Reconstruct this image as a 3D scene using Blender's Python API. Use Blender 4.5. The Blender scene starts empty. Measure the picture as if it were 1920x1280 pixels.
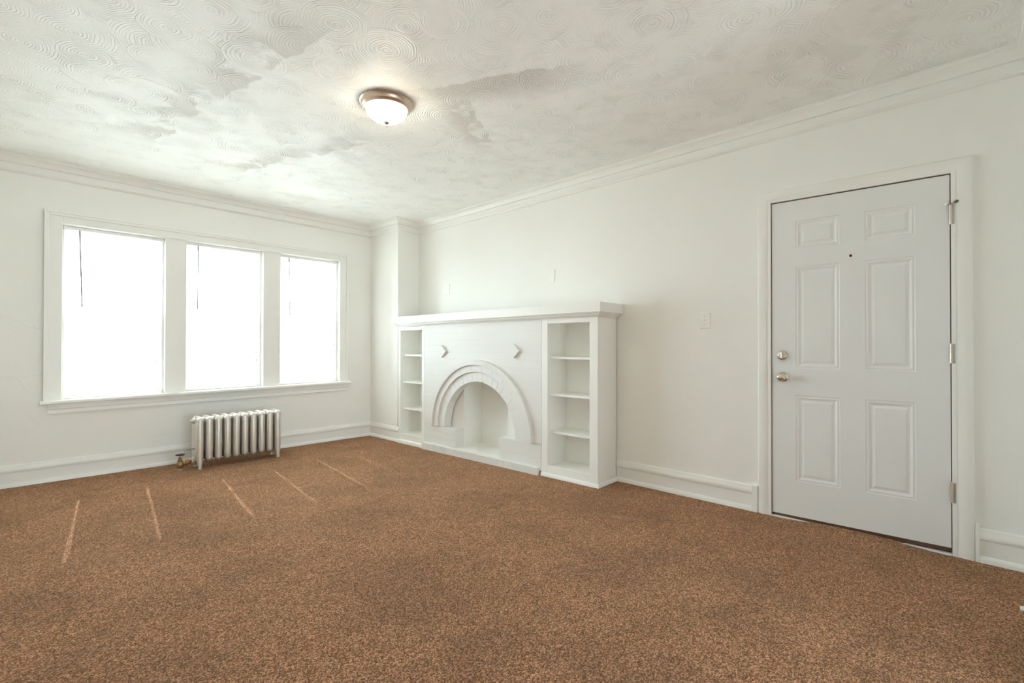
import bpy, bmesh, math, random
from mathutils import Vector, Matrix
random.seed(7)
PI = math.pi
S = bpy.context.scene
COL = S.collection

# ------------------------------------------------------------------ camera
cam_d = bpy.data.cameras.new('camera')
cam = bpy.data.objects.new('camera', cam_d); COL.objects.link(cam)
cam_d.sensor_width = 36.0
cam_d.lens = 889.75 * 36.0 / 1920.0
cam_d.clip_start = 0.02
yaw, pitch, roll = math.radians(46.682), math.radians(0.405), math.radians(0.072)
fw = Vector((math.sin(yaw)*math.cos(pitch), math.cos(yaw)*math.cos(pitch), math.sin(pitch)))
r0 = Vector((math.cos(yaw), -math.sin(yaw), 0)); u0 = r0.cross(fw)
rv = math.cos(roll)*r0 + math.sin(roll)*u0
uv = -math.sin(roll)*r0 + math.cos(roll)*u0
cam.matrix_world = Matrix(((rv.x, uv.x, -fw.x, 0), (rv.y, uv.y, -fw.y, 0), (rv.z, uv.z, -fw.z, 1.133), (0, 0, 0, 1)))
S.camera = cam

# ------------------------------------------------------------------ sky, sun, exposure
SKY, SUN = 16.0, 28.0
w = bpy.data.worlds.new('daylight'); S.world = w; w.use_nodes = True
nt = w.node_tree; nt.nodes.clear()
o_ = nt.nodes.new('ShaderNodeOutputWorld'); bg = nt.nodes.new('ShaderNodeBackground')
tc = nt.nodes.new('ShaderNodeTexCoord'); sp = nt.nodes.new('ShaderNodeSeparateXYZ')
mr = nt.nodes.new('ShaderNodeMapRange'); mx = nt.nodes.new('ShaderNodeMix'); mx.data_type = 'RGBA'
mr.inputs[1].default_value = -0.12; mr.inputs[2].default_value = 0.12
nt.links.new(tc.outputs['Generated'], sp.inputs[0]); nt.links.new(sp.outputs[2], mr.inputs[0])
nt.links.new(mr.outputs[0], mx.inputs[0])
mx.inputs[6].default_value = (0.82, 0.945, 1.0, 1)      # sunlit pale street and facades
mx.inputs[7].default_value = (0.83, 1.01, 1.15, 1)       # hazy white sky
nt.links.new(mx.outputs[2], bg.inputs[0]); bg.inputs[1].default_value = SKY
nt.links.new(bg.outputs[0], o_.inputs[0])
sd = bpy.data.lights.new('sun', 'SUN'); sd.energy = SUN; sd.angle = math.radians(0.53); sd.color = (0.95, 1.0, 1.02)
sun = bpy.data.objects.new('sun', sd); COL.objects.link(sun)
el, az = math.radians(42.5), math.radians(6.7)
sdir = Vector((-math.sin(az)*math.cos(el), -math.cos(az)*math.cos(el), -math.sin(el)))
sun.rotation_euler = sdir.to_track_quat('-Z', 'Y').to_euler()
sun.location = (3, 12, 8)
S.view_settings.view_transform = 'Standard'; S.view_settings.look = 'None'
S.view_settings.gamma = 1.0; S.view_settings.use_curve_mapping = False
S.view_settings.exposure = 0.21
cy = S.cycles
cy.use_denoising = True
cy.max_bounces = 16; cy.diffuse_bounces = 12; cy.glossy_bounces = 4; cy.transmission_bounces = 6; cy.transparent_max_bounces = 12
cy.sample_clamp_indirect = 12.0
cy.use_light_tree = False
cy.caustics_reflective = False; cy.caustics_refractive = False

def portal(name, loc, w_, h_, facing):
    d = bpy.data.lights.new(name, 'AREA'); d.shape = 'RECTANGLE'; d.size = w_; d.size_y = h_; d.cycles.is_portal = True
    o = bpy.data.objects.new(name, d); COL.objects.link(o); o.location = loc
    o.rotation_euler = Vector(facing).to_track_quat('-Z', 'Z').to_euler()
for px_ in (0.659, 1.531, 2.403): portal('window_daylight', (px_, 5.71, 1.40), 0.72, 1.50, (0, -1, 0))
portal('fill_window_daylight', (1.25, -3.66, 0.725), 1.6, 1.25, (0, 1, 0))  # portal for the unseen fill window added behind the viewpoint

# ------------------------------------------------------------------ materials
def new_mat(name):
    m = bpy.data.materials.new(name); m.use_nodes = True
    n = m.node_tree.nodes; b = n['Principled BSDF']
    return m, n, m.node_tree.links, b
def plain(name, col, rough=0.5, metal=0.0, noise=0.0, nscale=30.0, bump=0.0, bscale=200.0, spec=None):
    m, n, l, b = new_mat(name)
    b.inputs['Base Color'].default_value = (*col, 1); b.inputs['Roughness'].default_value = rough; b.inputs['Metallic'].default_value = metal
    if spec is not None: b.inputs['Specular IOR Level'].default_value = spec
    t = n.new('ShaderNodeTexCoord')
    if noise:
        z = n.new('ShaderNodeTexNoise'); z.inputs['Scale'].default_value = nscale; z.inputs['Detail'].default_value = 4
        r = n.new('ShaderNodeMix'); r.data_type = 'RGBA'
        r.inputs[6].default_value = (*[c*(1-noise) for c in col], 1); r.inputs[7].default_value = (*[min(1, c*(1+noise)) for c in col], 1)
        l.new(t.outputs['Object'], z.inputs['Vector']); l.new(z.outputs[0], r.inputs[0]); l.new(r.outputs[2], b.inputs['Base Color'])
    if bump:
        z = n.new('ShaderNodeTexNoise'); z.inputs['Scale'].default_value = bscale; z.inputs['Detail'].default_value = 3
        p = n.new('ShaderNodeBump'); p.inputs['Strength'].default_value = bump; p.inputs['Distance'].default_value = 0.002
        l.new(t.outputs['Object'], z.inputs['Vector']); l.new(z.outputs[0], p.inputs['Height']); l.new(p.outputs[0], b.inputs['Normal'])
    return m
WHITE = (0.87, 0.87, 0.84)
def math_node(n, l, op, a, b_=None, c=None, clamp=False):
    x = n.new('ShaderNodeMath'); x.operation = op; x.use_clamp = clamp
    for i, v in enumerate((a, b_, c)):
        if v is None: continue
        if isinstance(v, (int, float)): x.inputs[i].default_value = v
        else: l.new(v, x.inputs[i])
    return x.outputs[0]
def smooth(n, l, v, a, b_):
    x = n.new('ShaderNodeMapRange'); x.interpolation_type = 'SMOOTHSTEP'
    l.new(v, x.inputs[0]); x.inputs[1].default_value = a; x.inputs[2].default_value = b_
    return x.outputs[0]
def wall_mat(cracks=False):
    m, n, l, b = new_mat('old_wall_paint' if cracks else 'wall_paint')
    b.inputs['Base Color'].default_value = (*WHITE, 1); b.inputs['Roughness'].default_value = 0.55
    b.inputs['Specular IOR Level'].default_value = 0.25
    t = n.new('ShaderNodeTexCoord')
    z = n.new('ShaderNodeTexNoise'); z.inputs['Scale'].default_value = 2.2; z.inputs['Detail'].default_value = 8; z.inputs['Roughness'].default_value = 0.62
    mp = n.new('ShaderNodeMapping'); mp.inputs['Scale'].default_value = (1, 1, 2.2)
    z2 = n.new('ShaderNodeTexNoise'); z2.inputs['Scale'].default_value = 55; z2.inputs['Detail'].default_value = 4
    l.new(t.outputs['Object'], mp.inputs[0]); l.new(mp.outputs[0], z.inputs['Vector']); l.new(t.outputs['Object'], z2.inputs['Vector'])
    p = n.new('ShaderNodeBump'); p.inputs['Strength'].default_value = 0.2; p.inputs['Distance'].default_value = 0.012
    p2 = n.new('ShaderNodeBump'); p2.inputs['Strength'].default_value = 0.25; p2.inputs['Distance'].default_value = 0.0015
    l.new(z.outputs[0], p.inputs['Height']); l.new(z2.outputs[0], p2.inputs['Height']); l.new(p.outputs[0], p2.inputs['Normal']); l.new(p2.outputs[0], b.inputs['Normal'])
    if cracks:          # hairline plaster cracks and ridges
        vm = n.new('ShaderNodeVectorMath'); vm.operation = 'MULTIPLY_ADD'; l.new(z.outputs[1], vm.inputs[0]); vm.inputs[1].default_value = (0.16, 0, 0.16); l.new(mp.outputs[0], vm.inputs[2])
        v = n.new('ShaderNodeTexVoronoi'); v.feature = 'DISTANCE_TO_EDGE'; v.inputs['Scale'].default_value = 1.3; l.new(vm.outputs[0], v.inputs['Vector'])
        mk = n.new('ShaderNodeTexNoise'); mk.inputs['Scale'].default_value = 1.7; mk.inputs['Detail'].default_value = 2; l.new(t.outputs['Object'], mk.inputs['Vector'])
        c = math_node(n, l, 'MULTIPLY', smooth(n, l, v.outputs['Distance'], 0.022, 0.0), smooth(n, l, mk.outputs[0], 0.48, 0.56))
        p3 = n.new('ShaderNodeBump'); p3.inputs['Strength'].default_value = 0.45; p3.inputs['Distance'].default_value = 0.003
        l.new(c, p3.inputs['Height']); l.new(p2.outputs[0], p3.inputs['Normal']); l.new(p3.outputs[0], b.inputs['Normal'])
    return m
def ceiling_mat():
    m, n, l, b = new_mat('swirled_ceiling_plaster')
    b.inputs['Roughness'].default_value = 0.5; b.inputs['Specular IOR Level'].default_value = 0.3
    t = n.new('ShaderNodeTexCoord')
    # slight wobble so the combed arcs are hand made
    wn = n.new('ShaderNodeTexNoise'); wn.inputs['Scale'].default_value = 7; wn.inputs['Detail'].default_value = 2
    l.new(t.outputs['Object'], wn.inputs['Vector'])
    vm = n.new('ShaderNodeVectorMath'); vm.operation = 'MULTIPLY_ADD'
    l.new(wn.outputs[1], vm.inputs[0]); vm.inputs[1].default_value = (0.04, 0.04, 0); l.new(t.outputs['Object'], vm.inputs[2])
    PITCH = 0.0145
    vn = n.new('ShaderNodeTexNoise'); vn.inputs['Scale'].default_value = 3.0; vn.inputs['Detail'].default_value = 2; l.new(t.outputs['Object'], vn.inputs['Vector'])
    def swirl(off, scale, rnd):
        mp = n.new('ShaderNodeMapping'); mp.inputs['Location'].default_value = off
        l.new(vm.outputs[0], mp.inputs[0])
        v = n.new('ShaderNodeTexVoronoi'); v.voronoi_dimensions = '2D'; v.inputs['Scale'].default_value = scale; v.inputs['Randomness'].default_value = rnd
        l.new(mp.outputs[0], v.inputs['Vector'])
        d = math_node(n, l, 'DIVIDE', v.outputs['Distance'], scale)
        ph = math_node(n, l, 'MULTIPLY_ADD', vn.outputs[0], 5.0, math_node(n, l, 'MULTIPLY', d, 2*PI/PITCH))
        rg = math_node(n, l, 'SINE', ph)
        rg = math_node(n, l, 'MULTIPLY_ADD', math_node(n, l, 'SINE', math_node(n, l, 'MULTIPLY', ph, 1.71)), 0.55, rg)
        return d, rg, v.outputs['Color']
    d1, r1, c1 = swirl((0.13, 0.07, 0), 2.9, 0.5)
    d2, r2, c2 = swirl((3.31, 1.94, 0), 2.7, 0.65)
    d3, r3, c3 = swirl((7.77, 5.21, 0), 2.3, 0.9)
    k1 = smooth(n, l, d1, 0.165, 0.172)
    k3 = smooth(n, l, d3, 0.12, 0.126)
    def mixf(f, a, b_):
        x = n.new('ShaderNodeMix'); l.new(f, x.inputs[0]); l.new(a, x.inputs[2]); l.new(b_, x.inputs[3]); return x.outputs[0]
    ring = mixf(k3, r3, mixf(k1, r1, r2))
    edge = mixf(k3, d3, mixf(k1, d1, d2))
    # comb pressure fades in and out
    pn = n.new('ShaderNodeTexNoise'); pn.inputs['Scale'].default_value = 6.0; pn.inputs['Detail'].default_value = 4
    l.new(t.outputs['Object'], pn.inputs['Vector'])
    press = smooth(n, l, pn.outputs[0], 0.40, 0.64)
    fn = n.new('ShaderNodeTexNoise'); fn.inputs['Scale'].default_value = 60; fn.inputs['Detail'].default_value = 4
    l.new(t.outputs['Object'], fn.inputs['Vector'])
    h1 = math_node(n, l, 'MULTIPLY', ring, math_node(n, l, 'MULTIPLY_ADD', press, 0.85, 0.15))
    h2 = math_node(n, l, 'MULTIPLY_ADD', edge, 12.0, h1)
    hh = math_node(n, l, 'MULTIPLY_ADD', fn.outputs[0], 1.2, h2)
    p = n.new('ShaderNodeBump'); p.inputs['Strength'].default_value = 0.85; p.inputs['Distance'].default_value = 0.0016
    l.new(hh, p.inputs['Height']); l.new(p.outputs[0], b.inputs['Normal'])
    # grey patches along two old board seams
    sx = n.new('ShaderNodeSeparateXYZ'); l.new(t.outputs['Object'], sx.inputs[0])
    X, Y = sx.outputs[0], sx.outputs[1]
    def seam(ax, ay, bx, by, wd):
        L = math.hypot(bx-ax, by-ay); ux, uy = (bx-ax)/L, (by-ay)/L
        dx = math_node(n, l, 'SUBTRACT', X, ax); dy = math_node(n, l, 'SUBTRACT', Y, ay)
        al = math_node(n, l, 'ADD', math_node(n, l, 'MULTIPLY', dx, ux), math_node(n, l, 'MULTIPLY', dy, uy))
        ac = math_node(n, l, 'ADD', math_node(n, l, 'MULTIPLY', dx, -uy), math_node(n, l, 'MULTIPLY', dy, ux))
        wob = math_node(n, l, 'MULTIPLY_ADD', pn.outputs[0], 0.16, -0.08)
        ac = math_node(n, l, 'ADD', ac, wob)
        ends = math_node(n, l, 'MULTIPLY', smooth(n, l, al, -0.15, 0.25), smooth(n, l, al, L+0.2, L-0.2))
        band = math_node(n, l, 'MULTIPLY', smooth(n, l, ac, 0.012 if wd < 0 else -0.012, -0.012 if wd < 0 else 0.012), smooth(n, l, ac, wd, wd*0.3))
        return math_node(n, l, 'MULTIPLY', ends, band)
    bands = math_node(n, l, 'MAXIMUM', seam(0.73, 4.35, 1.06, 2.2, -0.34), seam(1.36, 4.6, 1.84, 3.2, -0.24))
    bands = math_node(n, l, 'MAXIMUM', bands, seam(1.62, 2.32, 2.05, 1.55, 0.30))
    bands = math_node(n, l, 'MAXIMUM', bands, seam(1.85, 2.15, 2.5, 2.55, 0.28))
    sn = n.new('ShaderNodeTexNoise'); sn.inputs['Scale'].default_value = 3.2; sn.inputs['Detail'].default_value = 6; sn.inputs['Roughness'].default_value = 0.65
    mp = n.new('ShaderNodeMapping'); mp.inputs['Location'].default_value = (4.2, 1.3, 0); l.new(t.outputs['Object'], mp.inputs[0]); l.new(mp.outputs[0], sn.inputs['Vector'])
    def red(c):
        x = n.new('ShaderNodeSeparateColor'); l.new(c, x.inputs[0]); return x.outputs[0]
    rnd = mixf(k3, red(c3), mixf(k1, red(c1), red(c2)))
    loose = math_node(n, l, 'MULTIPLY', smooth(n, l, math_node(n, l, 'MULTIPLY_ADD', rnd, 0.12, sn.outputs[0]), 0.60, 0.72), 0.22)
    lobes = math_node(n, l, 'MULTIPLY_ADD', sn.outputs[0], 1.5, math_node(n, l, 'MULTIPLY_ADD', rnd, 0.5, -0.25))
    inband = math_node(n, l, 'MULTIPLY', bands, smooth(n, l, lobes, 0.46, 0.66))
    st = math_node(n, l, 'MAXIMUM', inband, loose)
    st = math_node(n, l, 'MULTIPLY', st, math_node(n, l, 'MULTIPLY_ADD', ring, 0.32, 0.74), clamp=True)
    mxc = n.new('ShaderNodeMix'); mxc.data_type = 'RGBA'; l.new(st, mxc.inputs[0])
    mxc.inputs[6].default_value = (0.885, 0.89, 0.865, 1); mxc.inputs[7].default_value = (0.60, 0.575, 0.54, 1)
    l.new(mxc.outputs[2], b.inputs['Base Color'])
    return m
def carpet_mat():
    m, n, l, b = new_mat('brown_frieze_carpet')
    b.inputs['Roughness'].default_value = 0.95; b.inputs['Specular IOR Level'].default_value = 0.05
    b.inputs['Sheen Weight'].default_value = 0.45; b.inputs['Sheen Roughness'].default_value = 0.4; b.inputs['Sheen Tint'].default_value = (1.0, 0.76, 0.50, 1)
    t = n.new('ShaderNodeTexCoord')
    def noise(scale, det, rough=0.5, dist=0.0):
        z = n.new('ShaderNodeTexNoise'); z.inputs['Scale'].default_value = scale; z.inputs['Detail'].default_value = det
        z.inputs['Roughness'].default_value = rough; z.inputs['Distortion'].default_value = dist
        l.new(t.outputs['Object'], z.inputs['Vector']); return z.outputs[0]
    wv = n.new('ShaderNodeTexNoise'); wv.inputs['Scale'].default_value = 90; wv.inputs['Detail'].default_value = 2; l.new(t.outputs['Object'], wv.inputs['Vector'])
    va = n.new('ShaderNodeVectorMath'); va.operation = 'MULTIPLY_ADD'; l.new(wv.outputs[1], va.inputs[0]); va.inputs[1].default_value = (0.012, 0.012, 0.0); l.new(t.outputs['Object'], va.inputs[2])
    v = n.new('ShaderNodeTexVoronoi'); v.voronoi_dimensions = '2D'; v.inputs['Scale'].default_value = 215; l.new(va.outputs[0], v.inputs['Vector'])
    sc = n.new('ShaderNodeSeparateColor'); l.new(v.outputs['Color'], sc.inputs[0])
    fine = noise(220, 3, 0.65, 0.8)
    yarn = math_node(n, l, 'ADD', math_node(n, l, 'MULTIPLY', fine, 0.75), math_node(n, l, 'MULTIPLY_ADD', sc.outputs[0], 0.22, 0.015))
    ramp = n.new('ShaderNodeValToRGB'); e = ramp.color_ramp.elements
    e[0].position = 0.37; e[0].color = (0.055, 0.017, 0.005, 1)
    e[1].position = 0.62; e[1].color = (0.76, 0.43, 0.255, 1)
    q = e.new(0.5); q.color = (0.26, 0.098, 0.043, 1)
    l.new(yarn, ramp.inputs[0])
    big = noise(1.9, 4, 0.55)
    mid = noise(9, 3, 0.6)
    f = math_node(n, l, 'ADD', math_node(n, l, 'MULTIPLY', smooth(n, l, big, 0.34, 0.60), 0.34), math_node(n, l, 'MULTIPLY', smooth(n, l, mid, 0.3, 0.7), 0.16))
    f = math_node(n, l, 'ADD', f, 0.97)
    mul = n.new('ShaderNodeVectorMath'); mul.operation = 'SCALE'; l.new(ramp.outputs[0], mul.inputs[0]); l.new(f, mul.inputs[3])
    l.new(mul.outputs[0], b.inputs['Base Color'])
    hh = math_node(n, l, 'ADD', math_node(n, l, 'MULTIPLY', yarn, 1.2), math_node(n, l, 'MULTIPLY', v.outputs['Distance'], -0.9))
    p = n.new('ShaderNodeBump'); p.inputs['Strength'].default_value = 0.9; p.inputs['Distance'].default_value = 0.008
    l.new(hh, p.inputs['Height']); l.new(p.outputs[0], b.inputs['Normal'])
    return m
def brick_mat():
    m, n, l, b = new_mat('white_painted_brick')
    b.inputs['Roughness'].default_value = 0.5; b.inputs['Specular IOR Level'].default_value = 0.3
    b.inputs['Base Color'].default_value = (0.78, 0.78, 0.755, 1)
    t = n.new('ShaderNodeTexCoord'); sx = n.new('ShaderNodeSeparateXYZ'); cx = n.new('ShaderNodeCombineXYZ')
    l.new(t.outputs['Object'], sx.inputs[0]); l.new(sx.outputs[1], cx.inputs[0]); l.new(sx.outputs[2], cx.inputs[1])
    k = n.new('ShaderNodeTexBrick'); l.new(cx.outputs[0], k.inputs[0])
    k.inputs['Scale'].default_value = 1.0; k.inputs['Mortar Size'].default_value = 0.005; k.inputs['Mortar Smooth'].default_value = 0.5
    k.inputs['Brick Width'].default_value = 0.21; k.inputs['Row Height'].default_value = 0.066
    k.inputs['Color1'].default_value = (1, 1, 1, 1); k.inputs['Color2'].default_value = (0.75, 0.75, 0.75, 1); k.inputs['Mortar'].default_value = (0, 0, 0, 1)
    z = n.new('ShaderNodeTexNoise'); z.inputs['Scale'].default_value = 28; z.inputs['Detail'].default_value = 5; l.new(t.outputs['Object'], z.inputs['Vector'])
    bw = n.new('ShaderNodeRGBToBW'); l.new(k.outputs[0], bw.inputs[0])
    hh = math_node(n, l, 'MULTIPLY_ADD', z.outputs[0], 0.7, bw.outputs[0])
    p = n.new('ShaderNodeBump'); p.inputs['Strength'].default_value = 0.42; p.inputs['Distance'].default_value = 0.002
    l.new(hh, p.inputs['Height']); l.new(p.outputs[0], b.inputs['Normal'])
    return m
M = {}
M['wall'] = wall_mat(); M['old_wall'] = wall_mat(True); M['ceiling'] = ceiling_mat(); M['carpet'] = carpet_mat(); M['brick'] = brick_mat()
M['trim'] = plain('gloss_trim_paint', (0.87, 0.87, 0.84), 0.38, bump=0.12, bscale=40, spec=0.4)
M['door'] = plain('cool_white_door_paint', (0.80, 0.805, 0.80), 0.42, bump=0.05, bscale=120, spec=0.35)
M['masonry'] = plain('white_painted_masonry', (0.78, 0.78, 0.755), 0.5, bump=0.25, bscale=28, spec=0.3)
M['iron'] = plain('dark_shade_iron', (0.035, 0.026, 0.022), 0.7, noise=0.2, nscale=40)  # shade under the radiator, put into the lower hub colour
M['plastic'] = plain('painted_plastic_plate', (0.87, 0.87, 0.83), 0.4, noise=0.01)
M['nickel'] = plain('satin_nickel', (0.66, 0.60, 0.53), 0.25, 1.0, noise=0.04, nscale=60)
M['hinge'] = plain('worn_nickel_hinge', (0.72, 0.62, 0.54), 0.4, 1.0, noise=0.06, nscale=80)
M['pan'] = plain('brushed_nickel_pan', (0.62, 0.50, 0.40), 0.3, 1.0, noise=0.05, nscale=50)
M['silver'] = plain('silver_radiator_paint', (0.70, 0.675, 0.62), 0.40, 0.7, noise=0.05, nscale=40, bump=0.3, bscale=90)
M['brass'] = plain('aged_brass', (0.36, 0.235, 0.09), 0.42, 0.85, noise=0.25, nscale=70)
M['copper'] = plain('copper_union', (0.42, 0.20, 0.10), 0.4, 0.85, noise=0.2, nscale=70)
M['dark'] = plain('dark_brown_handwheel', (0.045, 0.022, 0.018), 0.45, 0.0, noise=0.2, nscale=90)
M['pewter'] = plain('dull_steel', (0.45, 0.45, 0.43), 0.4, 0.9, noise=0.1)
M['rubber'] = plain('olive_rubber', (0.20, 0.17, 0.10), 0.7, noise=0.1)
M['white_rubber'] = plain('white_rubber_tip', (0.85, 0.87, 0.82), 0.6, noise=0.02)
M['peep'] = plain('peephole_lens', (0.05, 0.012, 0.008), 0.2, noise=0.1)
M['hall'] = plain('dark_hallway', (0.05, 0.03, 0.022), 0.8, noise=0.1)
M['strip'] = plain('brown_weatherstrip', (0.12, 0.06, 0.035), 0.7, noise=0.1)
M['cord'] = plain('grey_cord', (0.35, 0.35, 0.36), 0.6, noise=0.05)
M['wand'] = plain('smoky_acrylic_wand', (0.22, 0.22, 0.25), 0.2, noise=0.05)
def slat_mat():
    m, n, l, b = new_mat('white_vinyl_slat')
    b.inputs['Base Color'].default_value = (0.86, 0.86, 0.84, 1); b.inputs['Roughness'].default_value = 0.4
    tr = n.new('ShaderNodeBsdfTranslucent'); tr.inputs[0].default_value = (0.88, 0.88, 0.85, 1)
    z = n.new('ShaderNodeTexNoise'); z.inputs['Scale'].default_value = 30
    t = n.new('ShaderNodeTexCoord'); l.new(t.outputs['Object'], z.inputs['Vector'])
    f = n.new('ShaderNodeMapRange'); f.inputs[3].default_value = 0.30; f.inputs[4].default_value = 0.38; l.new(z.outputs[0], f.inputs[0])
    ms = n.new('ShaderNodeMixShader'); l.new(f.outputs[0], ms.inputs[0]); l.new(b.outputs[0], ms.inputs[1]); l.new(tr.outputs[0], ms.inputs[2])
    l.new(ms.outputs[0], n['Material Output'].inputs[0]); return m
M['slat'] = slat_mat()
def pane_mat():
    m, n, l, b = new_mat('window_pane_glass')
    tr = n.new('ShaderNodeBsdfTransparent'); tr.inputs[0].default_value = (0.97, 0.985, 0.97, 1)
    gl = n.new('ShaderNodeBsdfGlossy'); gl.inputs['Roughness'].default_value = 0.02
    fr = n.new('ShaderNodeFresnel'); fr.inputs[0].default_value = 1.35
    ms = n.new('ShaderNodeMixShader'); l.new(fr.outputs[0], ms.inputs[0]); l.new(tr.outputs[0], ms.inputs[1]); l.new(gl.outputs[0], ms.inputs[2])
    l.new(ms.outputs[0], n['Material Output'].inputs[0]); return m
M['pane'] = pane_mat()
def bowl_mat():
    m, n, l, b = new_mat('lit_alabaster_glass')
    b.inputs['Base Color'].default_value = (0.9, 0.87, 0.8, 1); b.inputs['Roughness'].default_value = 0.25
    z = n.new('ShaderNodeTexNoise'); z.inputs['Scale'].default_value = 9; z.inputs['Detail'].default_value = 4; z.inputs['Distortion'].default_value = 1.5
    t = n.new('ShaderNodeTexCoord'); l.new(t.outputs['Object'], z.inputs['Vector'])
    r = n.new('ShaderNodeMix'); r.data_type = 'RGBA'; l.new(z.outputs[0], r.inputs[0])
    r.inputs[6].default_value = (1.0, 0.86, 0.64, 1); r.inputs[7].default_value = (1.0, 0.92, 0.76, 1)
    l.new(r.outputs[2], b.inputs['Emission Color']); b.inputs['Emission Strength'].default_value = 28.0
    return m
M['bowl'] = bowl_mat()

# ------------------------------------------------------------------ mesh helpers
def fin(name, bm, mat, parent=None, smooth_=False, bevel=0.0, recalc=True):
    if recalc: bmesh.ops.recalc_face_normals(bm, faces=bm.faces)
    me = bpy.data.meshes.new(name); bm.to_mesh(me); bm.free()
    me.materials.append(M[mat] if isinstance(mat, str) else mat)
    o = bpy.data.objects.new(name, me); COL.objects.link(o)
    if smooth_:
        for p in me.polygons: p.use_smooth = True
        try: me.set_sharp_from_angle(angle=math.radians(38))
        except Exception: pass
    if bevel:
        b = o.modifiers.new('soft_edges', 'BEVEL'); b.width = bevel; b.segments = 2; b.limit_method = 'ANGLE'
    if parent: o.parent = parent
    return o
def box(bm, x0, x1, y0, y1, z0, z1):
    vs = [bm.verts.new(p) for p in ((x0,y0,z0),(x1,y0,z0),(x1,y1,z0),(x0,y1,z0),(x0,y0,z1),(x1,y0,z1),(x1,y1,z1),(x0,y1,z1))]
    for f in ((3,2,1,0),(4,5,6,7),(0,1,5,4),(1,2,6,5),(2,3,7,6),(3,0,4,7)): bm.faces.new([vs[i] for i in f])
    return vs
def quad(bm, *pts): return bm.faces.new([bm.verts.new(p) for p in pts])
def prism(bm, pts, axis, a, b):
    """polygon of 2D points extruded along axis from a to b (axis 'x': pts=(y,z), 'y': (x,z), 'z': (x,y))"""
    def P(p, t): return {'x': (t, p[0], p[1]), 'y': (p[0], t, p[1]), 'z': (p[0], p[1], t)}[axis]
    A = [bm.verts.new(P(p, a)) for p in pts]; B = [bm.verts.new(P(p, b)) for p in pts]
    n = len(pts)
    for i in range(n): bm.faces.new([A[i], A[(i+1) % n], B[(i+1) % n], B[i]])
    bm.faces.new(A[::-1]); bm.faces.new(B)
def sweep(bm, path, prof, closed=False, zf=None):
    """profile (offset to the left of the path, z) swept along a 2D path with mitred corners"""
    n = len(path); rings = []
    for i, p in enumerate(path):
        p = Vector(p)
        def nrm(a, b): d = (Vector(b)-Vector(a)).normalized(); return Vector((-d.y, d.x))
        if closed or 0 < i < n-1:
            n1 = nrm(path[i-1], p); n2 = nrm(p, path[(i+1) % n]); m = (n1+n2); m = m/(m.dot(n1))
        elif i == 0: m = nrm(p, path[1])
        else: m = nrm(path[i-1], p)
        dz = zf(p.x, p.y) if zf else 0.0
        rings.append([bm.verts.new((p.x+m.x*o, p.y+m.y*o, z+dz)) for o, z in prof])
    k = len(prof)
    for i in range(n if closed else n-1):
        A, B = rings[i], rings[(i+1) % n]
        for j in range(k): bm.faces.new([A[j], A[(j+1) % k], B[(j+1) % k], B[j]])
    if not closed: bm.faces.new(rings[0][::-1]); bm.faces.new(rings[-1])
def lathe(bm, prof, seg=32, mat=None):
    """profile of (radius, height) about local z; mat maps it into place"""
    T = mat or Matrix.Identity(4); rings = []
    for r, h in prof:
        if r < 1e-6: rings.append([bm.verts.new(T @ Vector((0, 0, h)))])
        else: rings.append([bm.verts.new(T @ Vector((r*math.cos(2*PI*i/seg), r*math.sin(2*PI*i/seg), h))) for i in range(seg)])
    for A, B in zip(rings, rings[1:]):
        for i in range(seg):
            j = (i+1) % seg
            if len(A) == 1 and len(B) == 1: continue
            if len(A) == 1: bm.faces.new([A[0], B[i], B[j]])
            elif len(B) == 1: bm.faces.new([A[i], A[j], B[0]])
            else: bm.faces.new([A[i], A[j], B[j], B[i]])
def axis_mat(loc, d):
    d = Vector(d).normalized(); q = d.to_track_quat('Z', 'Y').to_matrix().to_4x4()
    return Matrix.Translation(loc) @ q
def cyl(bm, a, b, r, seg=16, r2=None):
    a, b = Vector(a), Vector(b); L = (b-a).length; r2 = r if r2 is None else r2
    lathe(bm, [(0, 0), (r, 0), (r2, L), (0, L)], seg, axis_mat(a, b-a))
def tag(o, label, cat, kind=None, group=None):
    o['label'] = label; o['category'] = cat
    if kind: o['kind'] = kind
    if group: o['group'] = group
    return o
def empty(name, loc, rot=(0, 0, 0)):
    o = bpy.data.objects.new(name, None); COL.objects.link(o); o.location = loc; o.rotation_euler = rot; o.empty_display_size = 0.1
    return o
def copy_tree(o, parent=None):
    c = o.copy(); COL.objects.link(c); c.parent = parent
    for ch in o.children: copy_tree(ch, c)
    return c

# ------------------------------------------------------------------ room shell
XL, XR, YB, YW, ZC = -0.45, 3.51, -0.30, 5.48, 2.635
PIL = [(3.51, 4.912), (3.182, 4.872), (3.175, 5.48)]
def sag(x, y):      # the old floor dips towards the far corner
    return -0.02*max(0, min(1, x/3.2))*max(0, min(1, (y-2)/3.4))
def make_floor():
    bm = bmesh.new(); nx, ny = 66, 96; g = []
    x0, x1, y0, y1 = XL, XR+0.0, YB, YW
    for j in range(ny+1):
        row = []
        for i in range(nx+1):
            x = x0+(x1-x0)*i/nx; y = y0+(y1-y0)*j/ny
            z = sag(x, y)
            if 0.1 < y < 0.85: z += 0.016*math.sin((y-0.1)/0.75*PI)*max(0, (x-3.36)/0.15)   # pile bunches up at the door sill
            row.append(bm.verts.new((x, y, z)))
        g.append(row)
    for j in range(ny):
        for i in range(nx): bm.faces.new([g[j][i], g[j][i+1], g[j+1][i+1], g[j+1][i]])
    ed = [e for e in bm.edges if e.is_boundary]
    r = bmesh.ops.extrude_edge_only(bm, edges=ed)
    for v in [e for e in r['geom'] if isinstance(e, bmesh.types.BMVert)]: v.co.z = -0.06
    o = fin('floor', bm, 'carpet', smooth_=True)
    return tag(o, 'brown speckled wall to wall carpet', 'carpet', 'structure')
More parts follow.
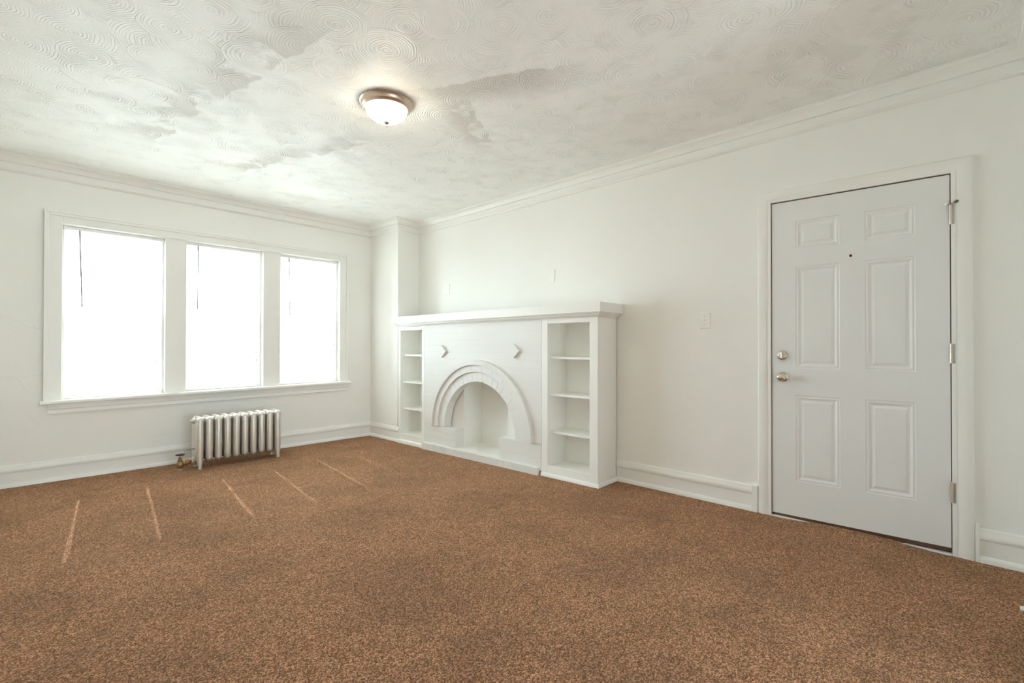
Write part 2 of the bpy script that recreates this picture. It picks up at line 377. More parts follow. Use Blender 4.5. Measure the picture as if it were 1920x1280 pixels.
make_floor()
bm = bmesh.new(); box(bm, XL-0.2, XR+0.2, YB-0.15, YW+0.25, ZC, ZC+0.12)
tag(fin('ceiling', bm, 'ceiling'), 'off-white ceiling with swirled plaster arcs and grey patches', 'ceiling', 'structure')
def holed_wall(name, axis, u0, u1, z0, z1, a, b, holes, mat='wall'):
    """wall slab between a and b (thickness), spanning u0..u1 and z0..z1, with rectangular holes cut through"""
    bm = bmesh.new()
    us = sorted({u0, u1, *[h[0] for h in holes], *[h[1] for h in holes]}); zs = sorted({z0, z1, *[h[2] for h in holes], *[h[3] for h in holes]})
    V = {}
    def v(u, z, t):
        k = (u, z, t)
        if k not in V: V[k] = bm.verts.new((u, t, z) if axis == 'x' else (t, u, z))
        return V[k]
    solid = lambda uc, zc: u0 < uc < u1 and z0 < zc < z1 and not any(h[0] < uc < h[1] and h[2] < zc < h[3] for h in holes)
    for i in range(len(us)-1):
        for j in range(len(zs)-1):
            uc, zc = (us[i]+us[i+1])/2, (zs[j]+zs[j+1])/2
            if not solid(uc, zc): continue
            p = [(us[i], zs[j]), (us[i+1], zs[j]), (us[i+1], zs[j+1]), (us[i], zs[j+1])]
            for t in (a, b): bm.faces.new([v(*q, t) for q in p])
            nb = [((uc, 2*zs[j]-zc-1e-6 if j == 0 else (zs[j-1]+zs[j])/2), p[0], p[1]), ((1e9 if i == len(us)-2 else (us[i+1]+us[i+2])/2, zc), p[1], p[2]),
                  ((uc, 1e9 if j == len(zs)-2 else (zs[j+1]+zs[j+2])/2), p[2], p[3]), ((-1e9 if i == 0 else (us[i-1]+us[i])/2, zc), p[3], p[0])]
            for c, q, r in nb:
                if not solid(*c): bm.faces.new([v(*q, a), v(*r, a), v(*r, b), v(*q, b)])
    return fin(name, bm, mat)
WIN = [(0.306, 1.012, 0.677), (1.182, 1.880, 0.690), (2.058, 2.748, 0.697)]     # x0, x1, sill height seen
WTOP = 2.138
tag(holed_wall('wall_window', 'x', XL-0.2, XR+0.2, -0.06, ZC, YW, YW+0.22, [(a, b, 0.66, WTOP) for a, b, _ in WIN], 'old_wall'),
    'off-white plaster wall with the three windows', 'wall', 'structure')
tag(holed_wall('wall_fireplace', 'y', YB-0.2, YW, -0.06, ZC, XR, XR+0.16, [(3.0, 4.0, -0.03, 0.9), (0.010, 0.932, -0.03, 2.085)]),
    'off-white plaster wall behind the fireplace and the door', 'wall', 'structure')
tag(holed_wall('wall_rear', 'x', XL-0.2, XR+0.2, -0.06, ZC, YB-0.15, YB, [(0.40, 2.25, -0.06, 2.42)]),
    'off-white wall close behind the viewpoint with a wide opening added to let in fill light', 'wall', 'structure')  # opening added so the fill room can light this one
# unseen room and bare window added as fill light from behind
DY = -3.55
tag(holed_wall('wall_fill_window', 'x', XL-0.2, XR+0.2, -0.06, ZC, DY-0.1, DY, [(0.45, 2.05, 0.1, 1.35)]), 'off-white far wall of the added fill-light room with its bare window', 'wall', 'structure')
for nm, xa, xb in (('wall_fill_left', XL-0.15, XL), ('wall_fill_right', XR, XR+0.15)):
    bm = bmesh.new(); box(bm, xa, xb, DY, YB-0.15, -0.06, ZC); tag(fin(nm, bm, 'wall'), 'off-white side wall of the added fill-light room', 'wall', 'structure')
bm = bmesh.new(); box(bm, XL-0.15, XR+0.15, DY, YB, -0.06, -0.001); tag(fin('floor_fill_room', bm, 'carpet'), 'brown carpet of the added fill-light room', 'carpet', 'structure')
bm = bmesh.new(); box(bm, XL-0.2, XR+0.2, DY-0.1, YB-0.15, ZC, ZC+0.12); tag(fin('ceiling_fill_room', bm, 'wall'), 'white ceiling of the added fill-light room', 'ceiling', 'structure')
bm = bmesh.new(); box(bm, XL-0.15, XL, YB, YW, -0.06, ZC)
tag(fin('wall_left', bm, 'wall'), 'off-white wall opposite the fireplace', 'wall', 'structure')
bm = bmesh.new(); prism(bm, PIL+[(3.51, 5.48)], 'z', -0.06, ZC)
tag(fin('wall_pilaster', bm, 'wall', bevel=0.004), 'shallow off-white pilaster boxing out the corner beside the bookcase', 'pilaster', 'structure')
# dark hallway behind the door
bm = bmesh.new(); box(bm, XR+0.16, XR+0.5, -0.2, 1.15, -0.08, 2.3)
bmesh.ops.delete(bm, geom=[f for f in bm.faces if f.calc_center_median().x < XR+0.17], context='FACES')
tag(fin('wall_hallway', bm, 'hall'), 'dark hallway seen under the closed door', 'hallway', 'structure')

# cornice
CP = [(0, 2.502), (0.010, 2.503), (0.020, 2.510), (0.024, 2.518), (0.020, 2.525), (0.021, 2.568), (0.013, 2.571), (0.013, 2.575), (0.026, 2.577),
      (0.030, 2.588), (0.042, 2.604), (0.062, 2.615), (0.080, 2.619), (0.082, 2.628), (0.090, 2.630), (0.090, 2.636), (0, 2.636)]
ROOM = [(XL, YB), (XR, YB)]+PIL+[(XL, YW)]
bm = bmesh.new(); sweep(bm, ROOM, CP, closed=True)
tag(fin('trim_1', bm, 'trim', smooth_=True), 'white plaster cornice with a grooved lower band under the ceiling', 'cornice', 'structure')
# baseboards
BP = [(0, -0.03), (0.026, -0.03), (0.026, 0.012), (0.022, 0.026), (0.014, 0.033), (0.012, 0.034), (0.012, 0.112), (0.007, 0.114), (0.007, 0.120), (0.020, 0.121), (0.023, 0.128),
      (0.020, 0.150), (0.013, 0.158), (0.012, 0.168), (0.004, 0.175), (0, 0.176)]
def baseboard(name, path, label):
    bm = bmesh.new(); sweep(bm, path, BP, zf=sag)
    tag(fin(name, bm, 'trim', smooth_=True), label, 'baseboard', 'structure')
baseboard('baseboard_window', [(3.182, 4.835), (3.175, YW), (2.4, YW), (1.5, YW), (0.6, YW), (XL, YW)], 'white moulded baseboard under the windows and across the corner pilaster')
baseboard('baseboard_left', [(XL, YW), (XL, YB)], 'white baseboard on the wall opposite the fireplace')
baseboard('baseboard_rear', [(2.26, YB), (XR, YB)], 'white baseboard on the wall behind the viewpoint')
baseboard('baseboard_right', [(XR, 1.036), (XR, 2.093)], 'white baseboard between the door casing and the bookcase')
baseboard('baseboard_corner', [(XR, YB), (XR, -0.074)], 'short white baseboard at the corner beside the door')

# ------------------------------------------------------------------ window trim
TILT = math.radians(-0.45)
def tiltz(o, cx, cz): 
    o.location = (cx, 0, cz); o.rotation_euler = (0, TILT, 0)
CX = 1.53
# casing: outer side boards with back band, head with cap bands, two mullion boards
bm = bmesh.new()
yf = YW-0.024
XO0, XO1 = 0.193, 2.858
box(bm, XO0, XO0+0.112, yf, YW+0.001, 0.66, 2.245); box(bm, XO1-0.110, XO1, yf, YW+0.001, 0.66, 2.245)
box(bm, XO0, XO0+0.030, yf-0.010, YW, 0.66, 2.245); box(bm, XO1-0.030, XO1, yf-0.010, YW, 0.66, 2.245)
for a, b in ((WIN[0][1], WIN[1][0]), (WIN[1][1], WIN[2][0])): box(bm, a+0.001, b-0.001, yf+0.003, YW+0.001, 0.66, 2.15)
box(bm, XO0+0.112, XO1-0.110, yf+0.001, YW+0.001, WTOP+0.001, 2.245)
box(bm, XO0+0.09, XO1-0.09, yf-0.006, YW, WTOP+0.003, WTOP+0.016)
box(bm, XO0+0.030, XO1-0.030, yf-0.009, YW, 2.205, 2.245)
box(bm, XO0-0.006, XO1+0.006, yf-0.016, YW, 2.226, 2.249)
tag(fin('trim_2', bm, 'trim', bevel=0.003), 'white casing boards around and between the three windows', 'window casing', 'structure')
bm = bmesh.new()
prof = [(YW-0.076, -0.018), (YW-0.080, -0.010), (YW-0.080, 0.004), (YW-0.074, 0.011), (YW+0.10, 0.011), (YW+0.10, -0.018)]
prism(bm, prof, 'x', 0.173-CX, 2.872-CX)
o = tag(fin('trim_3', bm, 'trim', bevel=0.002), 'white window stool shelf running under all three windows', 'window sill', 'structure'); tiltz(o, CX, 0.668)
bm = bmesh.new()
prof = [(YW+0.001, -0.018), (YW-0.020, -0.018), (YW-0.020, -0.064), (YW-0.013, -0.068), (YW-0.013, -0.090), (YW-0.024, -0.096), (YW-0.024, -0.103), (YW+0.001, -0.105)]
prism(bm, prof, 'x', 0.222-CX, 2.856-CX)
o = tag(fin('trim_4', bm, 'trim', bevel=0.002), 'white apron moulding below the window stool', 'window apron', 'structure'); tiltz(o, CX, 0.668)

# ------------------------------------------------------------------ windows and blinds
def make_window(i, x0, x1, zb):
    bm = bmesh.new()                                   # jamb liner
    ya, yb = YW+0.045, YW+0.16; t = 0.014
    box(bm, x0, x0+t, ya, yb, zb-0.01, WTOP); box(bm, x1-t, x1, ya, yb, zb-0.01, WTOP); box(bm, x0+t, x1-t, ya, yb, WTOP-t, WTOP); box(bm, x0+t, x1-t, ya, yb, zb-0.012, zb)
    wdw = fin('window_%d' % i, bm, 'trim', bevel=0.002)
    tag(wdw, ('white double-hung window farthest from the fireplace', 'white double-hung window in the middle, above the radiator', 'white double-hung window closest to the corner pilaster')[i-1], 'window', 'structure')
    for nm, z0, z1, y0 in (('upper_sash', 1.352, WTOP-t, YW+0.112), ('lower_sash', zb, 1.388, YW+0.078)):
        bm = bmesh.new(); a, b = x0+t, x1-t; s = 0.042
        lo, hi = (0.036, s) if nm == 'upper_sash' else (0.06, 0.036)
        box(bm, a, a+s, y0, y0+0.03, z0, z1); box(bm, b-s, b, y0, y0+0.03, z0, z1)
        box(bm, a+s, b-s, y0, y0+0.03, z0, z0+lo); box(bm, a+s, b-s, y0, y0+0.03, z1-hi, z1)
        sh = fin(nm, bm, 'trim', wdw, bevel=0.002)
        bm = bmesh.new(); box(bm, a+s-0.004, b-s+0.004, y0+0.013, y0+0.017, z0+lo-0.004, z1-hi+0.004)
        fin('pane', bm, 'pane', sh)
HOLES = [(0.150, 0.553), (0.180, 0.592), (0.152, 0.532)]
SLATTILT = math.radians(5.5)
def make_blind(i, x0, x1, zb, label):
    root = empty('window_blind', (x0, YW+0.037, zb)); W = x1-x0
    tag(root, label, 'blind', group='mini blinds in the three windows')
    H = WTOP-zb
    a, b = 0.010, W-0.017
    bm = bmesh.new(); box(bm, a-0.004, b+0.008, -0.014, 0.014, H-0.028, H-0.002); fin('headrail', bm, 'trim', root, bevel=0.002)
    bm = bmesh.new()
    zs = 0.034; pitch = 0.0205; nsl = int((H-0.036-zs)/pitch)
    g = 0.0042
    cuts = [a]+[v for hx in HOLES[i] for v in (hx-g, hx+g)]+[b]
    for k in range(nsl):
        z = zs+k*pitch
        TT = (-1, -0.65, -0.36, 0.36, 0.65, 1); rows = []
        for t in TT:
            y = 0.0125*t*math.cos(SLATTILT); zz = z+0.0125*t*math.sin(SLATTILT)+0.0016*(1-t*t)
            rows.append([bm.verts.new((xx, y, zz)) for xx in cuts])
        for j in range(len(TT)-1):
            for q in range(len(cuts)-1):
                if q in (1, 3) and j == 2: continue           # cord hole
                bm.faces.new([rows[j][q], rows[j][q+1], rows[j+1][q+1], rows[j+1][q]])
    so = fin('slats', bm, 'slat', root, smooth_=True, recalc=False)
    so['label'] = 'narrow white horizontal slats'
    bm = bmesh.new(); box(bm, a, b, -0.013, 0.013, 0.014, 0.025); br = fin('bottom_rail', bm, 'trim', root, bevel=0.002)
    for q in (0.2, 0.5, 0.8):
        bm = bmesh.new(); box(bm, a+(b-a)*q-0.008, a+(b-a)*q+0.008, -0.010, 0.010, 0.009, 0.0135); fin('end_button', bm, 'plastic', br, bevel=0.001)
    for hx in HOLES[i]:
        bm = bmesh.new()
        for yy in (-0.0135, 0.0135): cyl(bm, (hx+0.012, yy, 0.02), (hx+0.012, yy, H-0.02), 0.0006, 5)
        fin('ladder_cord', bm, 'slat', root)
    wx = (0.107, 0.102, 0.104)[i]; wl = 1.45+(0.0, 0.03, 0.0)[i]-zb
    bm = bmesh.new(); cyl(bm, (wx, -0.024, H-0.03), (wx+(0.018, -0.002, 0.012)[i], -0.026, wl), 0.0052, 8); cyl(bm, (wx, -0.012, H-0.02), (wx, -0.024, H-0.028), 0.002, 6)
    fin('tilt_wand', bm, 'wand', root)['label'] = 'thin smoky tilt wand'
    cxp = W-0.07+(0.0, 0.012, 0.014)[i]
    bm = bmesh.new(); cyl(bm, (cxp, -0.018, H-0.02), (cxp, -0.018, 1.06-zb), 0.0007, 5); cyl(bm, (cxp+0.006, -0.018, H-0.02), (cxp+0.004, -0.018, 0.98-zb), 0.0007, 5)
    lc = fin('lift_cord', bm, 'cord', root)
    for q, zz in ((cxp, 1.04), (cxp+0.004, 0.957)):
        if i == 2: zz += 0.08
        bm = bmesh.new(); lathe(bm, [(0, 0), (0.0055, 0.002), (0.004, 0.018), (0.0015, 0.026), (0, 0.026)], 10, Matrix.Translation((q, -0.018, zz-zb))); fin('tassel', bm, 'cord', lc)
BL = ['white mini blind in the window farthest from the fireplace, lowered', 'white mini blind in the middle window above the radiator, lowered', 'white mini blind in the window beside the corner pilaster, lowered']
for i, (a, b, zb) in enumerate(WIN):
    make_window(i+1, a, b, zb)
    make_blind(i, a, b, zb, BL[i])

# ------------------------------------------------------------------ radiator
def make_radiator():
    N, P, x0, yc = 10, 0.0756, 1.205, 5.135
    root = empty('radiator', (1.545, yc, sag(1.545, yc)))
    tag(root, 'silver painted cast-iron radiator with ten columns under the middle window', 'radiator')
    L0 = x0-1.545
    def section_bm(end):
        bm = bmesh.new()
        # dumb-bell cross-section: fat front and rear columns, slimmer web between
        cs = []
        hd, rl, web = 0.098, 0.0305, (0.0295 if end else 0.0285)
        for k in range(40):
            a = 2*PI*k/40; s, c = math.sin(a), math.cos(a)
            y = hd*math.copysign(abs(s)**0.75, s)
            t = abs(y)/hd
            hw = (web+(rl-web)*min(1, max(0, (t-0.25)/0.35)))*math.sqrt(max(0, 1-max(0, (t-0.70)/0.30)**2))
            cs.append((math.copysign(hw, c) if abs(c) > 1e-6 else 0.0, y))
        zb, zt = 0.062, 0.478
        lev = []
        for k in range(9):
            a = k/8*PI/2; lev.append((zb+0.032*(1-math.sin(a)), 0.30+0.70*math.sin(a)**0.8 if k else 0.30)) if False else None
        def ring(z, kx, ky): return [bm.verts.new((x*kx, y*ky, z)) for x, y in cs]
        stack = []
        for k in range(8):
            f = k/7; a = f*PI/2; stack.append((zb+0.034*(1-math.cos(a)), max(0.12, math.sin(a)), 0.70+0.30*math.sin(a)))
        for k in range(8):
            f = k/7; a = f*PI/2; stack.append((zt-0.036*(1-math.sin(a)), max(0.15, math.cos(a)), 0.66+0.34*math.cos(a)))
        R = [ring(*s) for s in stack]
        for A, B in zip(R, R[1:]):
            for k in range(40): bm.faces.new([A[k], A[(k+1) % 40], B[(k+1) % 40], B[k]])
        bm.faces.new(R[0][::-1]); bm.faces.new(R[-1])
        return bm
    mid = None
    for k in range(N):
        x = L0+k*P
        if k in (0, N-1):
            s = fin('section', section_bm(True), 'silver', root, smooth_=True); s.location = (x, 0, 0)
            for sy in (-1, 1):          # flared feet of the end sections
                bm = bmesh.new(); rs = []
                for z, wx, wy, cyy in ((0.0, 0.018, 0.016, 0.082), (0.008, 0.017, 0.015, 0.083), (0.028, 0.0175, 0.015, 0.083), (0.055, 0.022, 0.020, 0.078), (0.085, 0.0285, 0.027, 0.071), (0.125, 0.0303, 0.0305, 0.0675), (0.16, 0.0300, 0.030, 0.0675)):
                    rs.append([bm.verts.new((wx*math.cos(2*PI*j/16), sy*cyy+wy*math.sin(2*PI*j/16), z)) for j in range(16)])
                for A, B in zip(rs, rs[1:]):
                    for j in range(16): bm.faces.new([A[j], A[(j+1) % 16], B[(j+1) % 16], B[j]])
                bm.faces.new(rs[0][::-1]); bm.faces.new(rs[-1])
                lg = fin('leg', bm, 'silver', root, smooth_=True); lg.location = (x, 0, 0)
        elif mid is None:
            mid = fin('section', section_bm(False), 'silver', root, smooth_=True); mid.location = (x, 0, 0)
        else:
            c = mid.copy(); COL.objects.link(c); c.parent = root; c.location = (x, 0, 0)
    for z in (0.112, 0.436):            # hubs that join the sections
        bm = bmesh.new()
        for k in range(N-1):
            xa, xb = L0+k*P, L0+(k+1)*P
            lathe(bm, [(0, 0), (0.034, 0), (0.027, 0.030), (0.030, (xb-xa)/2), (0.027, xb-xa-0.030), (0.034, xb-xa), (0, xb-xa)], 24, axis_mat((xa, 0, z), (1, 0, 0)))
        fin('hub', bm, 'iron' if z < 0.2 else 'silver', root, smooth_=True)  # lower hub coloured dark to paint in the shade below
    xs = L0-0.026
    bm = bmesh.new(); lathe(bm, [(0, 0), (0.030, 0), (0.030, 0.008), (0.022, 0.010), (0.022, 0.018), (0, 0.018)], 24, axis_mat((xs, 0, 0.436), (-1, 0, 0)))
    lathe(bm, [(0, 0), (0.013, 0), (0.013, 0.016), (0, 0.016)], 6, axis_mat((xs-0.016, 0, 0.436), (-1, 0, 0)))
    fin('plug', bm, 'silver', root, smooth_=True)
    bm = bmesh.new(); lathe(bm, [(0, 0), (0.008, 0), (0.008, 0.010), (0.005, 0.012), (0.005, 0.02), (0, 0.021)], 12, axis_mat((xs, -0.02, 0.186), (-1, 0, 0)))
    fin('bleed_nipple', bm, 'pewter', root, smooth_=True)
    bm = bmesh.new(); lathe(bm, [(0, 0), (0.036, 0), (0.036, 0.008), (0.028, 0.012), (0.028, 0.022), (0, 0.022)], 24, axis_mat((xs, 0.012, 0.075), (-1, 0, 0)))
    fin('lower_bushing', bm, 'silver', root, smooth_=True)
    # valve
    vx, vy = 1.073-1.545, 0.014
    bm = bmesh.new()
    lathe(bm, [(0.0, 0.016), (0.019, 0.016), (0.022, 0.022), (0.026, 0.034), (0.029, 0.050), (0.028, 0.064), (0.022, 0.074), (0.019, 0.078), (0.021, 0.080), (0.021, 0.090), (0.015, 0.094), (0.012, 0.106), (0.013, 0.108), (0.013, 0.116), (0.007, 0.118), (0, 0.118)], 24, Matrix.Translation((vx, vy, 0)))
    cyl(bm, (vx, vy, 0.056), (vx+0.040, vy, 0.062), 0.016, 20)
    v = fin('valve', bm, 'brass', root, smooth_=True); v['label'] = 'aged brass shut-off valve'
    bm = bmesh.new(); lathe(bm, [(0, 0), (0.013, 0), (0.021, 0.006), (0.024, 0.016), (0.024, 0.030), (0.018, 0.036), (0.014, 0.042), (0.014, 0.060), (0, 0.060)], 8, axis_mat((vx+0.034, vy, 0.062), (1, 0, 0.12)))
    un = fin('union_nut', bm, 'copper', v, smooth_=True); un['label'] = 'copper coloured union nut'
    bm = bmesh.new(); cyl(bm, (vx, vy, 0.116), (vx, vy, 0.138), 0.0035, 10); fin('stem', bm, 'pewter', v)
    bm = bmesh.new(); rr = []
    for j in range(30):
        a = 2*PI*j/30; R = 0.034+0.003*math.cos(6*a)
        rr.append((R*math.cos(a), R*math.sin(a)))
    lay = [(0.134, 0.80), (0.136, 0.97), (0.141, 1.0), (0.146, 0.95), (0.1475, 0.7), (0.145, 0.35)]
    rs = [[bm.verts.new((vx+x*k, vy+y*k, z)) for x, y in rr] for z, k in lay]
    for A, B in zip(rs, rs[1:]):
        for j in range(30): bm.faces.new([A[j], A[(j+1) % 30], B[(j+1) % 30], B[j]])
    bm.faces.new(rs[0][::-1]); bm.faces.new(rs[-1])
    hw = fin('handwheel', bm, 'dark', v, smooth_=True); hw['label'] = 'dark brown round handwheel'
    bm = bmesh.new(); lathe(bm, [(0, -0.004), (0.017, -0.004), (0.017, 0.012), (0.021, 0.013), (0.021, 0.018), (0, 0.018)], 20, Matrix.Translation((vx, vy, 0)))
    fin('supply_pipe', bm, 'silver', v, smooth_=True)
make_radiator()

# ------------------------------------------------------------------ fireplace wall unit: local x = into the wall, y = along the front away from the door
ROT = math.radians(1.084)
F1 = Vector((3.212, 2.091, 0))
def along(s): return F1+Vector((-math.sin(ROT)*s, math.cos(ROT)*s, 0))
def make_bookcase(s0, s1, stile_near, stile_far, shelves, label, shoe_side, ztop=1.357, zbot=0.092, ztopo=1.318):
    root = empty('bookcase', along(s0), (0, 0, ROT)); W = s1-s0; D = 0.285
    tag(root, label, 'bookcase', group='built-in bookcases either side of the fireplace')
    a, b = stile_near, W-stile_far
    bm = bmesh.new()
    box(bm, 0, 0.022, 0, a, -0.02, ztop); box(bm, 0, 0.022, b, W, -0.02, ztop); box(bm, 0, 0.022, a, b, ztopo, ztop); box(bm, 0.001, 0.022, a, b, -0.02, zbot)
    fin('face_frame', bm, 'trim', root, bevel=0.0025)
    bm = bmesh.new()
    box(bm, 0.0222, D, 0.001, 0.02, -0.02, ztop); box(bm, 0.0222, D, W-0.02, W-0.001, -0.02, ztop)
    box(bm, 0.0222, D-0.012, 0.02, a-0.002, zbot-0.02, ztop)
    box(bm, 0.0222, D-0.012, b+0.001, W-0.02, zbot-0.02, ztop)
    box(bm, 0.0222, D-0.012, a-0.002, b+0.001, ztopo+0.004, ztop)
    fin('carcass', bm, 'trim', root)
    bm = bmesh.new(); box(bm, D-0.012, D, 0.02, W-0.02, -0.02, ztop); fin('back_panel', bm, 'wall', root)
    bm = bmesh.new(); box(bm, 0.0222, D-0.012, a-0.002, b+0.001, zbot-0.02, zbot-0.002); fin('bottom_board', bm, 'trim', root, bevel=0.002)
    for z in shelves:
        bm = bmesh.new(); box(bm, 0.040, D-0.013, a-0.0015, b+0.0005, z-0.020, z); fin('shelf', bm, 'trim', root, bevel=0.003)
    bm = bmesh.new()
    sp_ = [(0, -0.03), (0.016, -0.03), (0.016, 0.010), (0.012, 0.022), (0.003, 0.028), (0, 0.028)]
    path = ([(D, 0), (0, 0), (0, W)] if shoe_side else [(0, 0.0), (0, W)])
    sweep(bm, path, sp_); fin('shoe_moulding', bm, 'trim', root, smooth_=True)
make_bookcase(0.0, 0.570, 0.077, 0.064, (1.031, 0.710, 0.385), 'white built-in bookcase with three shelves, the wider-looking one nearer the door', True)
make_bookcase(2.242, 2.735, 0.040, 0.040, (1.019, 0.703, 0.394), 'white built-in bookcase with three shelves in the corner by the pilaster', False, ztop=1.341, zbot=0.098, ztopo=1.300)

def make_fireplace():
    root = empty('fireplace', along(1.39), (0, 0, ROT))
    tag(root, 'white painted brick fireplace with a stepped round arch between two bookcases', 'fireplace')
    Y0, Y1, ZT, ZS = 0.572-1.39, 2.240-1.39, 1.350, 0.262
    R = [0.505, 0.603, 0.672, 0.722]
    L0, L1 = 1.084-1.39, 1.714-1.39
    HR = 0.700
    bm = bmesh.new(); N = 48
    arc = [(HR*math.cos(PI*k/N), ZS+HR*math.sin(PI*k/N)) for k in range(N+1)]
    # brick face above the springing line, built as strips between the arch and the panel edge
    T = 0.11
    for xx in (0.0, T):
        A = [bm.verts.new((xx, y, z)) for y, z in arc]
        B = []
        for y, z in arc:
            dy, dz = y, z-ZS
            t = 1e9
            if dy > 1e-6: t = min(t, Y1/dy)
            if dy < -1e-6: t = min(t, Y0/dy)
            if dz > 1e-6: t = min(t, (ZT-ZS)/dz)
            B.append([dy*t, ZS+dz*t])
        # snap the nearest points to the corners
        for cyy, czz in ((Y0, ZT), (Y1, ZT)):
            k = min(range(len(B)), key=lambda q: math.hypot(B[q][0]-cyy, B[q][1]-czz)); B[k] = [cyy, czz]
        Bv = [bm.verts.new((xx, y, z)) for y, z in B]
        for k in range(N): bm.faces.new([A[k], A[k+1], Bv[k+1], Bv[k]])
        if xx == 0.0: fA, fB = A, Bv
        else: bA, bB = A, Bv
    for k in range(N):
        bm.faces.new([fA[k], fA[k+1], bA[k+1], bA[k]]); bm.faces.new([fB[k], fB[k+1], bB[k+1], bB[k]])
    fin('brick_face', bm, 'brick', root)
    for nm, y0, y1 in (('shoulder', Y0, L0), ('shoulder', L1, Y1)):      # low brick shoulders that carry the arch
        bm = bmesh.new(); box(bm, 0.0, 0.118, y0, y1, 0.03, ZS-0.002); fin(nm, bm, 'brick', root, bevel=0.004)
    # three stepped arch rings of separate voussoirs with recessed joints
    for (ra, rb, front, nb) in ((R[0], R[1], 0.004, 24), (R[1], R[2], -0.014, 13), (R[2], R[3], -0.032, 14)):
        bm = bmesh.new()
        seg = 6
        for q in range(nb):
            a0, a1 = PI*q/nb, PI*(q+1)/nb
            jit = random.uniform(-0.0006, 0.0006); gap = 0.0011/rb
            b0, b1 = a0+(gap if q else 0), a1-(gap if q < nb-1 else 0)
            def ringpts(r, x): return [bm.verts.new((x, r*math.cos(b0+(b1-b0)*k/seg), ZS+r*math.sin(b0+(b1-b0)*k/seg))) for k in range(seg+1)]
            rbx = rb if rb < 0.7 else rb
            fi, fo, bi, bo = ringpts(ra+0.0004, front+jit), ringpts(rbx, front+jit), ringpts(ra+0.0004, 0.10), ringpts(rbx, 0.10 if rb < HR else 0.004)
            for k in range(seg):
                bm.faces.new([fi[k], fi[k+1], fo[k+1], fo[k]]); bm.faces.new([bi[k], bi[k+1], bo[k+1], bo[k]])
                bm.faces.new([fi[k], fi[k+1], bi[k+1], bi[k]]); bm.faces.new([fo[k], fo[k+1], bo[k+1], bo[k]])
            for k in (0, seg): bm.faces.new([fi[k], fo[k], bo[k], bi[k]])
        # mortar bed just behind the brick faces
        K = 64
        mi = [bm.verts.new((front+0.0014, (ra+0.001)*math.cos(PI*k/K), ZS+(ra+0.001)*math.sin(PI*k/K))) for k in range(K+1)]
        mo = [bm.verts.new((front+0.0014, (rb-0.001)*math.cos(PI*k/K), ZS+(rb-0.001)*math.sin(PI*k/K))) for k in range(K+1)]
        mj = [bm.verts.new((0.098, (ra+0.001)*math.cos(PI*k/K), ZS+(ra+0.001)*math.sin(PI*k/K))) for k in range(K+1)]
        for k in range(K): bm.faces.new([mi[k], mi[k+1], mo[k+1], mo[k]]); bm.faces.new([mi[k], mi[k+1], mj[k+1], mj[k]])
        fin('arch_ring', bm, 'masonry', root, bevel=0.0012)
    # firebox: side panels behind the arch, then the recess
    bm = bmesh.new()
    xa, xb, zt = 0.1185, 0.385, 0.83
    ya, yb = L0, L1
    for y0, y1 in ((Y0+0.15, ya), (yb, Y1-0.15)): box(bm, xa, xa+0.02, y0, y1, 0.05, zt)
    box(bm, xa+0.02, xb+0.03, ya-0.03, ya, 0.05, zt); box(bm, xa+0.02, xb+0.03, yb, yb+0.03, 0.05, zt)
    box(bm, xb, xb+0.03, ya, yb, 0.05, zt); box(bm, xa, xb+0.03, ya-0.2, yb+0.2, zt, zt+0.03)
    fin('firebox', bm, 'wall', root, bevel=0.002)
    bm = bmesh.new(); box(bm, 0.0, 0.415, L0-0.03, L1+0.03, 0.0, 0.064); fin('firebox_floor', bm, 'trim', root)
    # raised hearth edge of upright bricks
    bm = bmesh.new()
    y = Y0+0.020; k = 0
    hy1 = Y1
    while y < hy1-0.01:
        e = min(hy1, y+0.102); jit = random.uniform(-0.0015, 0.0015)
        box(bm, -0.036+jit, -0.001, y+0.001, e-0.0015, -0.02, 0.060+random.uniform(-0.001, 0.001)); y = e; k += 1
    box(bm, -0.033, -0.001, Y0+0.022, hy1-0.002, -0.02, 0.058)
    fin('hearth', bm, 'brick', root, bevel=0.003)
    for yc, zc in ((1.92-1.39, 1.062), (0.888-1.39, 1.077)):
        bm = bmesh.new(); hy, hz, t = 0.073, 0.067, 0.022
        A = [bm.verts.new((0.001, yc+y*hy, zc+z*hz)) for y, z in ((1, 0), (0, 1), (-1, 0), (0, -1))]
        B = [bm.verts.new((-t, yc+y*hy, zc+z*hz)) for y, z in ((1, 0), (0, 1), (-1, 0), (0, -1))]
        bm.faces.new(A); bm.faces.new(B[::-1])
        for q in range(4): bm.faces.new([A[q], A[(q+1) % 4], B[(q+1) % 4], B[q]])
        fin('diamond_tile', bm, 'masonry', root, bevel=0.002)['label'] = 'raised diamond-shaped tile'
make_fireplace()
def make_mantel():
    root = empty('mantel_shelf', along(0.0)+Vector((0, 0, 1.392)), (math.radians(-0.33), 0, ROT))
    tag(root, 'long white mantel shelf with stepped moulding over fireplace and bookcases', 'mantel')
    bm = bmesh.new(); box(bm, -0.070, 0.292, -0.066, 2.775, 0.0, 0.079); fin('shelf_board', bm, 'trim', root, bevel=0.003)
    prof = [(0, -0.034), (0.006, -0.034), (0.008, -0.032), (0.009, -0.029), (0.016, -0.027), (0.022, -0.021), (0.030, -0.016), (0.032, -0.009), (0.046, -0.006), (0.046, -0.0005), (0, -0.0005)]
    bm = bmesh.new(); sweep(bm, [(0.285, 0.0), (-0.001, 0.0), (-0.001, 2.735), (0.02, 2.735)], prof)
    fin('bed_moulding', bm, 'trim', root, smooth_=True)
make_mantel()

